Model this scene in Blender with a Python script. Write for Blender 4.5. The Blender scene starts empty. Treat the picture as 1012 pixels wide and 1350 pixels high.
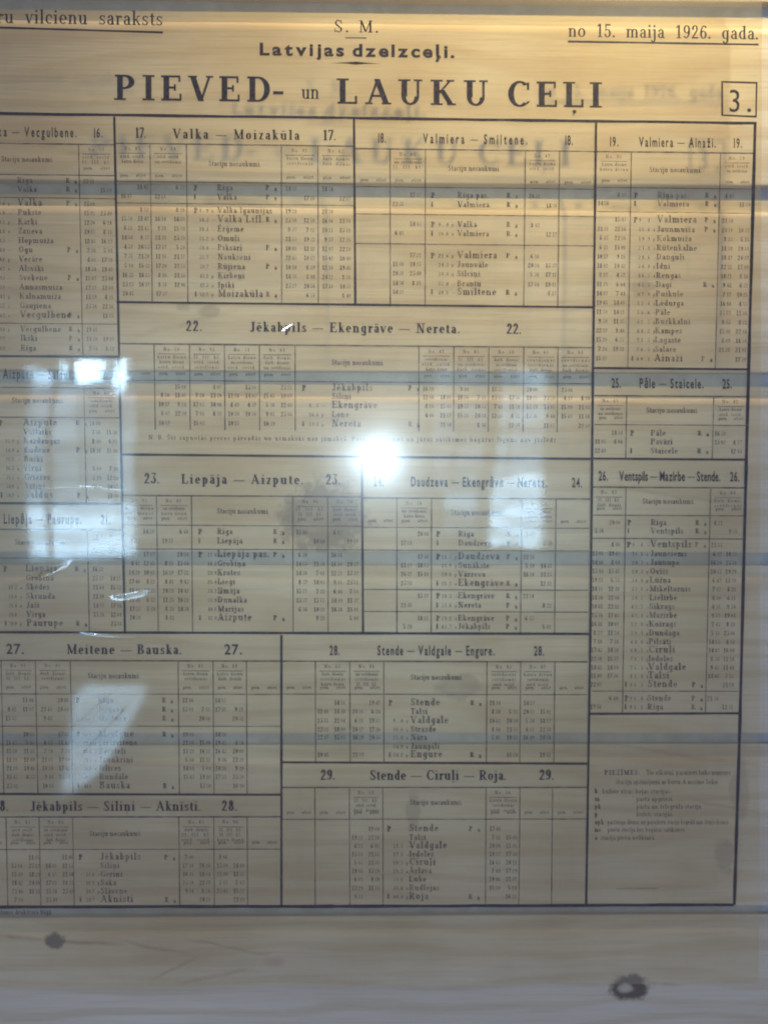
import bpy, math, random
from mathutils import Matrix, Vector, Euler

random.seed(26)
S = bpy.context.scene
COL = S.collection

# ------------------------------------------------------------------ camera
FPX = 1092.0            # focal length in photo pixels (photo is 1012 x 1350)
DIST = 1.092            # camera to sheet, metres: one photo pixel is about a millimetre
PITCH, YAW, ROLL = math.radians(3.16), math.radians(0.80), math.radians(-0.20)
CAM_Z = 1.5


def rot(p, y, r):
    # columns of the result: image right, image down, forward (world x right, y into the wall, z up)
    cp, sp, cy, sy, cr, sr = math.cos(p), math.sin(p), math.cos(y), math.sin(y), math.cos(r), math.sin(r)
    Rr = Matrix(((cr, -sr, 0), (sr, cr, 0), (0, 0, 1)))
    Rp = Matrix(((1, 0, 0), (0, cp, sp), (0, -sp, cp)))
    Ry = Matrix(((cy, 0, sy), (0, 1, 0), (-sy, 0, cy)))
    return Ry @ Rp @ Rr               # (right, down, forward) coordinates of the wall frame


RM = rot(PITCH, YAW, ROLL)


def ray(u, v):
    q = RM @ Vector((u - 506.0, v - 675.0, FPX))
    return Vector((q.x, q.z, -q.y))   # world: x, y (into wall), z


def at(u, v, depth=0.0):
    """the point of the plane y = depth that was measured at photo pixel (u, v)"""
    d = ray(u, v)
    t = (DIST + depth) / d.y
    return (d.x * t, depth, CAM_Z + d.z * t)


cam = bpy.data.cameras.new('camera')
cam.sensor_fit = 'HORIZONTAL'
cam.sensor_width = 36.0
cam.lens = 36.0 * FPX / 1012.0
cam.clip_start = 0.01
cam.clip_end = 100
co = bpy.data.objects.new('camera', cam)
COL.objects.link(co)


def w3(v):
    q = RM @ Vector(v)
    return Vector((q.x, q.z, -q.y))


cx, cy_, cz_ = w3((1, 0, 0)), w3((0, -1, 0)), w3((0, 0, -1))
co.matrix_world = Matrix(((cx.x, cy_.x, cz_.x, 0), (cx.y, cy_.y, cz_.y, -DIST), (cx.z, cy_.z, cz_.z, CAM_Z), (0, 0, 0, 1)))
cam.dof.use_dof = True
cam.dof.focus_distance = DIST * 0.90
cam.dof.aperture_fstop = 3.4
S.camera = co

# ------------------------------------------------------------------ light
W = bpy.data.worlds.new('World')
S.world = W
W.use_nodes = True
bg = W.node_tree.nodes['Background']
bg.inputs['Color'].default_value = (0.63, 0.70, 1.0, 1)
bg.inputs['Strength'].default_value = 0.46

GAP = 0.05              # sheet hangs this far in front of the boards


def lamp(name, loc, aim, energy, color, radius, size, blend):
    l = bpy.data.lights.new(name, 'SPOT')
    l.energy = energy
    l.color = color
    l.shadow_soft_size = radius
    l.spot_size = size
    l.spot_blend = blend
    o = bpy.data.objects.new(name, l)
    COL.objects.link(o)
    o.location = loc
    o.rotation_euler = (Vector(aim) - Vector(loc)).to_track_quat('-Z', 'Y').to_euler()
    return o


aim = Vector(at(850, -350))
key = lamp('display_spotlight', (0.95, -1.28, CAM_Z + 1.87), aim, 322.0, (1.0, 0.83, 0.42), 0.085, math.radians(40.5), 1.0)
# warm picture light high up, almost in the plane of the boards
lamp('grazing_wall_lamp', (0.10, -0.22, CAM_Z + 4.0), (0.05, GAP, CAM_Z - 0.2), 620.0, (1.0, 0.74, 0.44), 0.03, math.radians(34.0), 0.7)

# the photographer's small flash beside the lens
foot = Vector(at(491, 616))
flash = lamp('camera_flash', (0.012, -DIST - 0.09, CAM_Z + 0.020), (0.012, 0.0, CAM_Z + 0.02), 31.0, (0.60, 0.82, 1.0), 0.038, math.radians(58.0), 1.0)

S.view_settings.view_transform = 'Standard'
S.view_settings.look = 'None'
S.view_settings.exposure = 0.0
S.view_settings.gamma = 1.0
S.render.engine = 'CYCLES'
S.cycles.use_denoising = True
S.cycles.use_light_tree = False
S.cycles.caustics_reflective = False
S.cycles.caustics_refractive = False
S.cycles.max_bounces = 5
S.cycles.filter_width = 1.9
S.cycles.transparent_max_bounces = 16
S.cycles.sample_clamp_indirect = 1.5


# ------------------------------------------------------------------ node helper
class N:
    def __init__(s, tree):
        s.t = tree

    def new(s, typ, **kw):
        n = s.t.nodes.new(typ)
        for k, v in kw.items():
            setattr(n, k, v)
        return n

    def put(s, sock, v):
        if isinstance(v, bpy.types.NodeSocket):
            s.t.links.new(v, sock)
        else:
            sock.default_value = v

    def m(s, op, a, b=0.0, c=0.0):
        n = s.new('ShaderNodeMath', operation=op)
        for i, x in enumerate((a, b, c)):
            s.put(n.inputs[i], x)
        return n.outputs[0]

    def vm(s, op, a, b=(0, 0, 0)):
        n = s.new('ShaderNodeVectorMath', operation=op)
        s.put(n.inputs[0], a)
        if op == 'SCALE':
            s.put(n.inputs['Scale'], b)
        else:
            s.put(n.inputs[1], b)
        return n.outputs[0]

    def noise(s, vec, scale, detail=3.0, rough=0.55, dist=0.0):
        n = s.new('ShaderNodeTexNoise')
        s.put(n.inputs['Vector'], vec)
        n.inputs['Scale'].default_value = scale
        n.inputs['Detail'].default_value = detail
        n.inputs['Roughness'].default_value = rough
        n.inputs['Distortion'].default_value = dist
        return n.outputs[0]

    def smooth(s, x, lo, hi, a=0.0, b=1.0):
        n = s.new('ShaderNodeMapRange', interpolation_type='SMOOTHSTEP')
        s.put(n.inputs[0], x)
        for i, v in enumerate((lo, hi, a, b)):
            s.put(n.inputs[i + 1], v)
        return n.outputs[0]

    def mix(s, fac, a, b, typ='MIX'):
        n = s.new('ShaderNodeMix', data_type='RGBA', blend_type=typ)
        s.put(n.inputs[0], fac)
        s.put(n.inputs[6], a)
        s.put(n.inputs[7], b)
        return n.outputs[2]


def material(name):
    m = bpy.data.materials.new(name)
    m.use_nodes = True
    m.node_tree.nodes.clear()
    n = N(m.node_tree)
    out = n.new('ShaderNodeOutputMaterial')
    return m, n, out


# ------------------------------------------------------------------ glossy film: shared surface relief
def film_normal(n):
    """normal of the slack glossy film: broad waves, fine ripple and a few creases, all in metres of the sheet"""
    geo = n.new('ShaderNodeNewGeometry')
    pos = geo.outputs['Position']
    sep = n.new('ShaderNodeSeparateXYZ')
    n.put(sep.inputs[0], pos)
    X, Z = sep.outputs[0], sep.outputs[2]
    wide = n.noise(pos, 3.2, 1.5)
    fine = n.noise(pos, 26.0, 2.0)
    b = n.new('ShaderNodeBump')
    b.inputs['Strength'].default_value = 1.0
    b.inputs['Distance'].default_value = 1.0
    h = n.m('ADD', n.m('MULTIPLY', wide, 0.0026), n.m('MULTIPLY', fine, 0.00004))
    n.put(b.inputs['Height'], h)
    nrm = b.outputs[0]
    # creases: a rolled ridge along a segment; the normal swings across the ridge
    for (u0, v0, u1, v1, w, tilt, bias) in CREASES:
        a, c = at(u0, v0), at(u1, v1)
        dx, dz = c[0] - a[0], c[2] - a[2]
        L = math.hypot(dx, dz)
        tx, tz = dx / L, dz / L
        px, pz = -tz, tx
        rx = n.m('SUBTRACT', X, a[0])
        rz = n.m('SUBTRACT', Z, a[2])
        along = n.m('ADD', n.m('MULTIPLY', rx, tx), n.m('MULTIPLY', rz, tz))
        across = n.m('ADD', n.m('MULTIPLY', rx, px), n.m('MULTIPLY', rz, pz))
        wig = n.m('MULTIPLY', n.m('SUBTRACT', n.noise(pos, 25.0, 1.0), 0.5), w * 0.7)
        across = n.m('ADD', across, wig)
        q = n.m('DIVIDE', across, w)
        inside = n.smooth(n.m('ABSOLUTE', q), 1.0, 0.75)
        ends = n.m('MULTIPLY', n.smooth(along, -0.004, L * 0.35), n.smooth(along, L + 0.004, L * 0.6))
        amt = n.m('MULTIPLY', n.m('MULTIPLY', inside, ends), n.m('ADD', n.m('MULTIPLY', q, tilt), bias))
        cmb = n.new('ShaderNodeCombineXYZ')
        cmb.inputs[0].default_value = px
        cmb.inputs[2].default_value = pz
        nrm = n.vm('ADD', nrm, n.vm('SCALE', cmb.outputs[0], amt))
    # buckled facets: whole patches leaning one way
    for (quad, nx, nz, soft) in FACETS:
        pts = [at(*q) for q in quad]
        mask = None
        for i in range(4):
            a, c = pts[i], pts[(i + 1) % 4]
            dx, dz = c[0] - a[0], c[2] - a[2]
            L = math.hypot(dx, dz)
            px, pz = dz / L, -dx / L
            d = n.m('ADD', n.m('MULTIPLY', n.m('SUBTRACT', X, a[0]), px), n.m('MULTIPLY', n.m('SUBTRACT', Z, a[2]), pz))
            d = n.m('ADD', d, n.m('MULTIPLY', n.m('SUBTRACT', n.noise(pos, 30.0, 2.0), 0.5), 0.012))
            e = n.smooth(d, -soft, soft)
            mask = e if mask is None else n.m('MULTIPLY', mask, e)
        facet = mask
        rip = n.m('MULTIPLY', n.m('SUBTRACT', n.noise(pos, 22.0, 1.0), 0.5), 0.035)
        cmb = n.new('ShaderNodeCombineXYZ')
        n.put(cmb.inputs[0], n.m('ADD', nx, rip))
        n.put(cmb.inputs[2], n.m('ADD', n.m('ADD', nz, rip), n.m('MULTIPLY', n.m('SUBTRACT', CAM_Z - 0.288, Z), 0.45)))
        nrm = n.vm('ADD', nrm, n.vm('SCALE', cmb.outputs[0], mask))
    return n.vm('NORMALIZE', nrm), geo, facet


# (u0, v0, u1, v1, half width in m, swing, lean) measured on the photograph
CREASES = [
    (-10, 786, 96, 742, 0.006, 0.22, 0.10),
    (142, 792, 204, 780, 0.006, 0.10, 0.09),
    (98, 835, 185, 842, 0.003, 0.18, 0.12),
    (50, 641, 180, 645, 0.0025, 0.12, 0.0),
    (366, 437, 388, 421, 0.004, 0.30, 0.0),
    (790, 266, 815, 252, 0.004, 0.34, 0.0),
    (66, 930, 92, 910, 0.005, 0.28, 0.0),
    (90, 963, 160, 903, 0.0008, 0.0, -0.11),
    (90, 1013, 186, 912, 0.0009, 0.0, -0.12),
]
FACETS = [
    ([(97, 898), (212, 896), (138, 1030), (66, 1072)], -0.026, 0.128, 0.026),
]


def gloss_mix(n, base, out, fac_scale=None):
    nrm, geo, facet = film_normal(n)
    g1 = n.new('ShaderNodeBsdfGlossy')
    n.put(g1.inputs['Roughness'], n.m('ADD', 0.035, n.m('MULTIPLY', facet, 0.22)))
    g2 = n.new('ShaderNodeBsdfGlossy')
    g2.inputs['Roughness'].default_value = 0.18
    g3 = n.new('ShaderNodeBsdfGlossy')
    g3.inputs['Roughness'].default_value = 0.34
    for g in (g1, g2, g3):
        n.put(g.inputs['Normal'], nrm)
        g.inputs['Color'].default_value = (1, 1, 1, 1)
    ma = n.new('ShaderNodeMixShader')
    ma.inputs[0].default_value = 0.37
    n.t.links.new(g1.outputs[0], ma.inputs[1])
    n.t.links.new(g2.outputs[0], ma.inputs[2])
    mb = n.new('ShaderNodeMixShader')
    mb.inputs[0].default_value = 0.17
    n.t.links.new(ma.outputs[0], mb.inputs[1])
    n.t.links.new(g3.outputs[0], mb.inputs[2])
    fr = n.new('ShaderNodeFresnel')
    fr.inputs['IOR'].default_value = 1.66
    fac = n.m('MULTIPLY', fr.outputs[0], n.m('SUBTRACT', 1.0, geo.outputs['Backfacing']))
    mx = n.new('ShaderNodeMixShader')
    n.put(mx.inputs[0], fac)
    n.t.links.new(base, mx.inputs[1])
    n.t.links.new(mb.outputs[0], mx.inputs[2])
    n.t.links.new(mx.outputs[0], out.inputs['Surface'])


def make_film():
    m, n, out = material('yellowed_film')
    geo = n.new('ShaderNodeNewGeometry')
    tr = n.new('ShaderNodeBsdfTransparent')
    # grubby yellowing with a shape of its own
    k = n.smooth(n.noise(geo.outputs['Position'], 5.0, 4.0), 0.35, 0.7)
    n.put(tr.inputs['Color'], n.mix(k, (0.985, 0.958, 0.875, 1), (0.945, 0.90, 0.79, 1)))
    haze = n.new('ShaderNodeBsdfDiffuse')
    haze.inputs['Color'].default_value = (0.62, 0.58, 0.50, 1)
    mx = n.new('ShaderNodeMixShader')
    mx.inputs[0].default_value = 0.05
    n.t.links.new(tr.outputs[0], mx.inputs[1])
    n.t.links.new(haze.outputs[0], mx.inputs[2])
    gloss_mix(n, mx.outputs[0], out)
    return m


def make_ink(name, col, thin=0.0):
    m, n, out = material(name)
    geo = n.new('ShaderNodeNewGeometry')
    d = n.new('ShaderNodeBsdfDiffuse')
    k = n.noise(geo.outputs['Position'], 420.0, 2.0)
    c2 = tuple(min(1, c * 1.9 + 0.01) for c in col) + (1,)
    n.put(d.inputs['Color'], n.mix(n.smooth(k, 0.40, 0.68), col + (1,), c2))
    base = d.outputs[0]
    if thin:                     # worn printing ink lets some light through
        tr = n.new('ShaderNodeBsdfTransparent')
        mx = n.new('ShaderNodeMixShader')
        k2 = n.smooth(n.noise(geo.outputs['Position'], 75.0, 3.0), 0.34, 0.66, thin * 0.35, min(0.92, thin * 1.55))
        n.put(mx.inputs[0], k2)
        n.t.links.new(d.outputs[0], mx.inputs[1])
        n.t.links.new(tr.outputs[0], mx.inputs[2])
        base = mx.outputs[0]
    gloss_mix(n, base, out)
    return m


# knots and blemishes of the boards: u, v, half width, half height (px), strength, pale heart
KNOTS = [
    (830, 1303, 27, 18, 0.95, 0.75),
    (72, 1241, 13, 10, 0.90, 0.0),
    (428, 684, 58, 47, 0.58, 0.22),
    (604, 905, 30, 17, 0.30, 0.4),
    (275, 410, 13, 8, 0.30, 0.0),
    (240, 404, 10, 5, 0.25, 0.0),
    (846, 379, 16, 10, 0.30, 0.2),
    (148, 196, 20, 14, 0.16, 0.0),
    (544, 1070, 10, 26, 0.30, 0.0),
    (955, 1130, 12, 24, 0.30, 0.0),
    (975, 1045, 13, 40, 0.22, 0.0),
]
STREAKS = [(-60, 1228, 75, 1240, 0.004, 0.55), (60, 1240, 170, 1246, 0.0035, 0.6), (160, 1240, 262, 1262, 0.004, 0.4), (262, 1262, 190, 1296, 0.004, 0.35),
           (240, 1238, 350, 1262, 0.003, 0.4), (225, 1298, 345, 1276, 0.004, 0.35), (850, 1298, 905, 1300, 0.003, 0.4), (165, 445, 330, 405, 0.006, 0.22), (780, 640, 1010, 668, 0.005, 0.3),
           (800, 985, 1010, 1010, 0.004, 0.28), (560, 760, 700, 740, 0.005, 0.2), (900, 1050, 1012, 1076, 0.003, 0.35), (20, 175, 150, 215, 0.012, 0.22)]
RED_STAINS = [(362, 1269, 16, 8), (345, 1258, 14, 3)]


def make_wood():
    m, n, out = material('pine_boards')
    geo = n.new('ShaderNodeNewGeometry')
    pos = geo.outputs['Position']
    info = n.new('ShaderNodeObjectInfo')
    sep = n.new('ShaderNodeSeparateXYZ')
    n.put(sep.inputs[0], pos)
    X, Z = sep.outputs[0], sep.outputs[2]
    shift = n.m('MULTIPLY', info.outputs['Random'], 7.0)

    def stretched(sx, sz, off=0.0):
        c = n.new('ShaderNodeCombineXYZ')
        n.put(c.inputs[0], n.m('MULTIPLY', X, sx))
        n.put(c.inputs[1], n.m('ADD', shift, off))
        n.put(c.inputs[2], n.m('MULTIPLY', Z, sz))
        return c.outputs[0]

    wob = n.noise(pos, 70.0, 4.0, 0.62)
    warp = n.m('MULTIPLY', n.m('SUBTRACT', n.noise(stretched(1.6, 9.0), 1.0, 2.0), 0.5), 0.16)
    grain = None
    kn = None
    heart = None
    for (u, v, a, b, st, hv) in KNOTS:
        p = at(u, v, GAP)
        sc = (DIST + GAP) / FPX
        ex = n.m('DIVIDE', n.m('SUBTRACT', X, p[0]), a * sc)
        ez = n.m('DIVIDE', n.m('SUBTRACT', Z, p[2]), b * sc)
        r = n.m('SQRT', n.m('ADD', n.m('MULTIPLY', ex, ex), n.m('MULTIPLY', ez, ez)))
        r = n.m('ADD', r, n.m('MULTIPLY', n.m('SUBTRACT', wob, 0.5), 1.5))
        f = n.m('MULTIPLY', n.smooth(r, 1.25, 0.72), st)
        if hv:
            ex2 = n.m('ADD', ex, 0.22)
            r2 = n.m('SQRT', n.m('ADD', n.m('MULTIPLY', ex2, ex2), n.m('MULTIPLY', ez, ez)))
            r2 = n.m('ADD', r2, n.m('MULTIPLY', n.m('SUBTRACT', wob, 0.5), 0.7))
            f = n.m('MULTIPLY', f, n.m('SUBTRACT', 1.0, n.m('MULTIPLY', n.smooth(r2, 0.5, 0.2), hv)))
        kn = f if kn is None else n.m('MAXIMUM', kn, f)
        if st > 0.4:
            # grain lines bend round the knot
            g = n.m('MULTIPLY', n.m('DIVIDE', n.m('MULTIPLY', ez, 0.010), n.m('ADD', n.m('MULTIPLY', r, r), 0.6)), 1.0)
            warp = n.m('ADD', warp, g)
    zz = n.m('ADD', Z, warp)
    ring = n.m('SINE', n.m('MULTIPLY', zz, 150.0))
    ring = n.smooth(ring, -0.2, 1.0)
    fib = n.noise(stretched(9.0, 420.0), 1.0, 3.0)
    cloud = n.noise(stretched(2.2, 14.0, 3.0), 1.0, 3.0)
    col = n.mix(n.smooth(cloud, 0.3, 0.72), (0.61, 0.54, 0.44, 1), (0.53, 0.46, 0.365, 1))
    col = n.mix(n.m('MULTIPLY', ring, 0.36), col, (0.44, 0.335, 0.21, 1))
    col = n.mix(n.m('MULTIPLY', n.smooth(fib, 0.44, 0.74), 0.30), col, (0.36, 0.26, 0.16, 1))
    pores = n.noise(stretched(30.0, 500.0, 9.0), 1.0, 2.0)
    col = n.mix(n.m('MULTIPLY', n.smooth(pores, 0.5, 0.75), 0.16), col, (0.68, 0.60, 0.46, 1))
    for (u0, v0, u1, v1, w, st) in STREAKS:
        a, c = at(u0, v0, GAP), at(u1, v1, GAP)
        dx, dz = c[0] - a[0], c[2] - a[2]
        L = math.hypot(dx, dz)
        rx, rz = n.m('SUBTRACT', X, a[0]), n.m('SUBTRACT', Z, a[2])
        al = n.m('DIVIDE', n.m('ADD', n.m('MULTIPLY', rx, dx / L), n.m('MULTIPLY', rz, dz / L)), L)
        ac = n.m('ADD', n.m('MULTIPLY', rx, -dz / L), n.m('MULTIPLY', rz, dx / L))
        ac = n.m('ADD', ac, n.m('MULTIPLY', n.m('SUBTRACT', n.noise(stretched(14.0, 14.0, 5.0), 1.0, 2.0), 0.5), 0.016))
        f = n.smooth(n.m('ABSOLUTE', ac), w, w * 0.2)
        f = n.m('MULTIPLY', f, n.m('MULTIPLY', n.smooth(al, -0.05, 0.25), n.smooth(al, 1.05, 0.6)))
        f = n.m('MULTIPLY', f, n.smooth(wob, 0.3, 0.6, st * 0.4, st))
        col = n.mix(f, col, (0.27, 0.175, 0.10, 1))
    col = n.mix(kn, col, (0.118, 0.088, 0.074, 1))
    for (u, v, a, b) in RED_STAINS:
        p = at(u, v, GAP)
        sc = (DIST + GAP) / FPX
        ex = n.m('DIVIDE', n.m('SUBTRACT', X, p[0]), a * sc)
        ez = n.m('DIVIDE', n.m('SUBTRACT', Z, p[2]), b * sc)
        r = n.m('ADD', n.m('SQRT', n.m('ADD', n.m('MULTIPLY', ex, ex), n.m('MULTIPLY', ez, ez))), n.m('MULTIPLY', n.m('SUBTRACT', wob, 0.5), 1.0))
        col = n.mix(n.m('MULTIPLY', n.smooth(r, 1.3, 0.3), 0.30), col, (0.30, 0.13, 0.08, 1))
    bs = n.new('ShaderNodeBsdfPrincipled')
    n.put(bs.inputs['Base Color'], col)
    bs.inputs['Roughness'].default_value = 0.62
    bs.inputs['Specular IOR Level'].default_value = 0.25
    bp = n.new('ShaderNodeBump')
    bp.inputs['Strength'].default_value = 0.35
    bp.inputs['Distance'].default_value = 0.0008
    n.put(bp.inputs['Height'], n.m('ADD', fib, n.m('MULTIPLY', ring, 0.4)))
    n.put(bs.inputs['Normal'], bp.outputs[0])
    n.t.links.new(bs.outputs[0], out.inputs['Surface'])
    return m


def make_plain(name, col, rough=0.6, metal=0.0):
    m, n, out = material(name)
    bs = n.new('ShaderNodeBsdfPrincipled')
    geo = n.new('ShaderNodeNewGeometry')
    k = n.noise(geo.outputs['Position'], 35.0, 4.0)
    n.put(bs.inputs['Base Color'], n.mix(n.smooth(k, 0.3, 0.7), tuple(col) + (1,), tuple(c * 0.8 for c in col) + (1,)))
    bs.inputs['Roughness'].default_value = rough
    bs.inputs['Metallic'].default_value = metal
    n.t.links.new(bs.outputs[0], out.inputs['Surface'])
    return m


def make_daylight(name, col, lo, hi, scale):
    """a window pane with bright daylight and vague shapes of the yard behind it"""
    m, n, out = material(name)
    geo = n.new('ShaderNodeNewGeometry')
    sep = n.new('ShaderNodeSeparateXYZ')
    n.put(sep.inputs[0], geo.outputs['Position'])
    c = n.new('ShaderNodeCombineXYZ')
    n.put(c.inputs[0], sep.outputs[0])
    n.put(c.inputs[2], n.m('MULTIPLY', sep.outputs[2], 5.0))
    k = n.smooth(n.noise(c.outputs[0], scale, 3.0), 0.40, 0.60, lo, hi)
    e = n.new('ShaderNodeEmission')
    e.inputs['Color'].default_value = tuple(col) + (1,)
    n.put(e.inputs['Strength'], k)
    m.cycles.emission_sampling = 'FRONT'
    n.t.links.new(e.outputs[0], out.inputs['Surface'])
    return m


M_FILM = make_film()
M_INK = make_ink('printing_ink', (0.024, 0.019, 0.019))
M_SMALL = make_ink('worn_printing_ink', (0.028, 0.023, 0.022), 0.28)
M_FINE = make_ink('faint_printing_ink', (0.034, 0.028, 0.027), 0.24)
M_WOOD = make_wood()
M_BACK = make_plain('grey_backing', (0.46, 0.465, 0.49), 0.9)
M_METAL = make_plain('steel', (0.6, 0.6, 0.6), 0.35, 1.0)
M_FRAME = make_plain('painted_window_wood', (0.10, 0.09, 0.08), 0.5)


# ------------------------------------------------------------------ object helpers
def link(name, verts, faces, mat, parent=None):
    me = bpy.data.meshes.new(name)
    me.from_pydata(verts, [], faces)
    me.materials.append(mat)
    me.update()
    o = bpy.data.objects.new(name, me)
    COL.objects.link(o)
    if parent is not None:
        o.parent = parent
        o.matrix_parent_inverse = parent.matrix_world.inverted()
    return o


def thing(name, loc, label, category, group=None):
    o = bpy.data.objects.new(name, None)
    o.empty_display_size = 0.05
    COL.objects.link(o)
    o.location = loc
    o.matrix_world = Matrix.Translation(loc)
    o['label'] = label
    o['category'] = category
    o['kind'] = 'thing'
    if group:
        o['group'] = group
    return o


def box(verts, faces, x0, x1, y0, y1, z0, z1):
    k = len(verts)
    verts += [(x0, y0, z0), (x1, y0, z0), (x1, y1, z0), (x0, y1, z0), (x0, y0, z1), (x1, y0, z1), (x1, y1, z1), (x0, y1, z1)]
    faces += [tuple(k + i for i in f) for f in ((0, 3, 2, 1), (4, 5, 6, 7), (0, 1, 5, 4), (1, 2, 6, 5), (2, 3, 7, 6), (3, 0, 4, 7))]


# ------------------------------------------------------------------ the board wall
def build_wall():
    wall = thing('board_wall', (0, GAP + 0.03, 0.2), 'wall of pale horizontal pine boards with dark grooves and knots behind the sheet', 'wall')
    grooves = [5, 249, 498, 737, 976, 1204]            # centre of each groove, photo rows at u = 491
    zs = [at(491, v, GAP)[2] for v in grooves]
    step = (zs[0] - zs[-1]) / 5
    zs = [zs[0] + step * 2, zs[0] + step] + zs + [zs[-1] - step, zs[-1] - 2 * step]
    X0, X1 = -1.25, 1.25
    half = 0.0088
    deep = 0.0150
    rnd = random.Random(4)
    for i in range(len(zs) - 1):
        top, bot = zs[i] - half, zs[i + 1] + half      # below the upper groove, above the lower one
        y = GAP
        # cross-section from the top lip down (y, z); the lip is a little below the face and rolls up to it
        prof = [(y + deep + 0.006, top), (y + 0.0080, top), (y + 0.0073, top - 0.0008), (y + 0.0071, top - 0.0070), (y + 0.0066, top - 0.0092), (y + 0.0054, top - 0.0118),
                (y + 0.0036, top - 0.0148), (y + 0.0019, top - 0.0180), (y + 0.0007, top - 0.0215), (y, top - 0.0260), (y, bot + 0.0022), (y + 0.0006, bot + 0.0006), (y + 0.0022, bot), (y + deep + 0.006, bot)]
        nseg = 60
        verts, faces = [], []
        for s in range(nseg + 1):
            x = X0 + (X1 - X0) * s / nseg
            d1 = 0.0006 * math.sin(x * 3.1 + i) + rnd.uniform(-0.0002, 0.0002)
            for (py, pz) in prof:
                verts.append((x, py, pz + (d1 if abs(pz - top) < 0.02 else -d1)))
        k = len(prof)
        for s in range(nseg):
            for j in range(k - 1):
                a = s * k + j
                faces.append((a, a + 1, a + k + 1, a + k))
        faces.append(tuple(range(k)))
        faces.append(tuple(reversed([nseg * k + j for j in range(k)])))
        bo = link('board', verts, faces, M_WOOD, wall)
        for q in bo.data.polygons:
            c = q.center                          # round the lip off smoothly, keep the flat face flat
            q.use_smooth = y + 0.0001 < c.y < y + 0.0069 and c.z > (top + bot) / 2
    verts, faces = [], []
    box(verts, faces, X0, X1, GAP + deep, GAP + deep + 0.02, zs[-1] - 0.0, zs[0] + 0.0)
    link('backing', verts, faces, M_BACK, wall)
    return wall


build_wall()

# ------------------------------------------------------------------ lettering
FRONT = 0.0012                      # film half thickness; ink sits just proud of its front face


class Print:
    """collects printed marks measured in photo pixels and lays them on the face of the sheet"""

    def __init__(s):
        s.v, s.f, s.k = [], [], 0

    def poly(s, pts):
        s.k = (s.k + 1) % 9
        y = -FRONT - 0.00012 - s.k * 0.000012
        b = len(s.v)
        for (u, v) in pts:
            p = at(u, v)
            s.v.append((p[0], y, p[2]))
        # keep the face turned to the viewer
        area = sum(pts[i][0] * pts[(i + 1) % len(pts)][1] - pts[(i + 1) % len(pts)][0] * pts[i][1] for i in range(len(pts)))
        idx = list(range(b, b + len(pts)))
        s.f.append(tuple(idx if area < 0 else idx[::-1]))

    def line(s, a, c, w, seg=1, wob=0.0):
        L = math.hypot(c[0] - a[0], c[1] - a[1])
        nx, ny = -(c[1] - a[1]) / L * w / 2, (c[0] - a[0]) / L * w / 2
        seg = max(seg, int(L / 30))
        prev = None
        for i in range(seg + 1):
            t = i / seg
            o = random.uniform(-wob, wob)
            k = 1 + random.uniform(-0.16, 0.16)
            x, y = a[0] + (c[0] - a[0]) * t, a[1] + (c[1] - a[1]) * t + o
            cur = ((x + nx * k, y + ny * k), (x - nx * k, y - ny * k))
            if prev:
                s.poly([prev[0], cur[0], cur[1], prev[1]])
            prev = cur

    def build(s, name, mat, parent):
        o = link(name, s.v, s.f, mat, parent)
        return o


# --- a roman (serif) face drawn from strokes: baseline 0, capital height 1
class Glyph:
    def __init__(s, st, hr, n):
        s.p, s.st, s.hr, s.n, s.sf = [], st, hr, n, max(0.055, hr * 0.85)

    def stem(s, x, y0, y1, w=None):
        w = w or s.st
        s.p.append([(x - w / 2, y0), (x + w / 2, y0), (x + w / 2, y1), (x - w / 2, y1)])

    def bar(s, x0, x1, y, t=None):
        t = t or s.hr
        s.p.append([(x0, y - t / 2), (x1, y - t / 2), (x1, y + t / 2), (x0, y + t / 2)])

    def dia(s, x0, y0, x1, y1, w):
        s.p.append([(x0 - w / 2, y0), (x0 + w / 2, y0), (x1 + w / 2, y1), (x1 - w / 2, y1)])

    def foot(s, x, h=None):
        h = h or s.st * 0.5 + 0.11
        s.bar(x - h, x + h, s.sf / 2, s.sf)

    def head(s, x, y=1.0, h=None):
        h = h or s.st * 0.5 + 0.11
        s.bar(x - h, x + h, y - s.sf / 2, s.sf)

    def flag(s, x, y):                 # the left flag on top of a lower-case stem
        s.p.append([(x - s.st * 0.5 - 0.10, y - s.sf * 1.3), (x, y - s.sf * 1.6), (x, y), (x - s.st * 0.5 - 0.10, y - s.sf * 0.4)])

    def arc(s, cx, cy, rx, ry, a0, a1, ws=None, wh=None):
        ws, wh = ws or s.st, wh or s.hr
        n = max(3, int(s.n * abs(a1 - a0) / 180))
        pr = None
        for i in range(n + 1):
            a = math.radians(a0 + (a1 - a0) * i / n)
            c, d = math.cos(a), math.sin(a)
            cur = ((cx + rx * c, cy + ry * d), (cx + (rx - ws) * c, cy + (ry - wh) * d))
            if pr:
                s.p.append([pr[0], cur[0], cur[1], pr[1]])
            pr = cur

    def dot(s, x, y, r):
        k = 8 if s.n > 8 else 5
        s.p.append([(x + r * math.cos(2 * math.pi * i / k), y + r * math.sin(2 * math.pi * i / k)) for i in range(k)])


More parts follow.
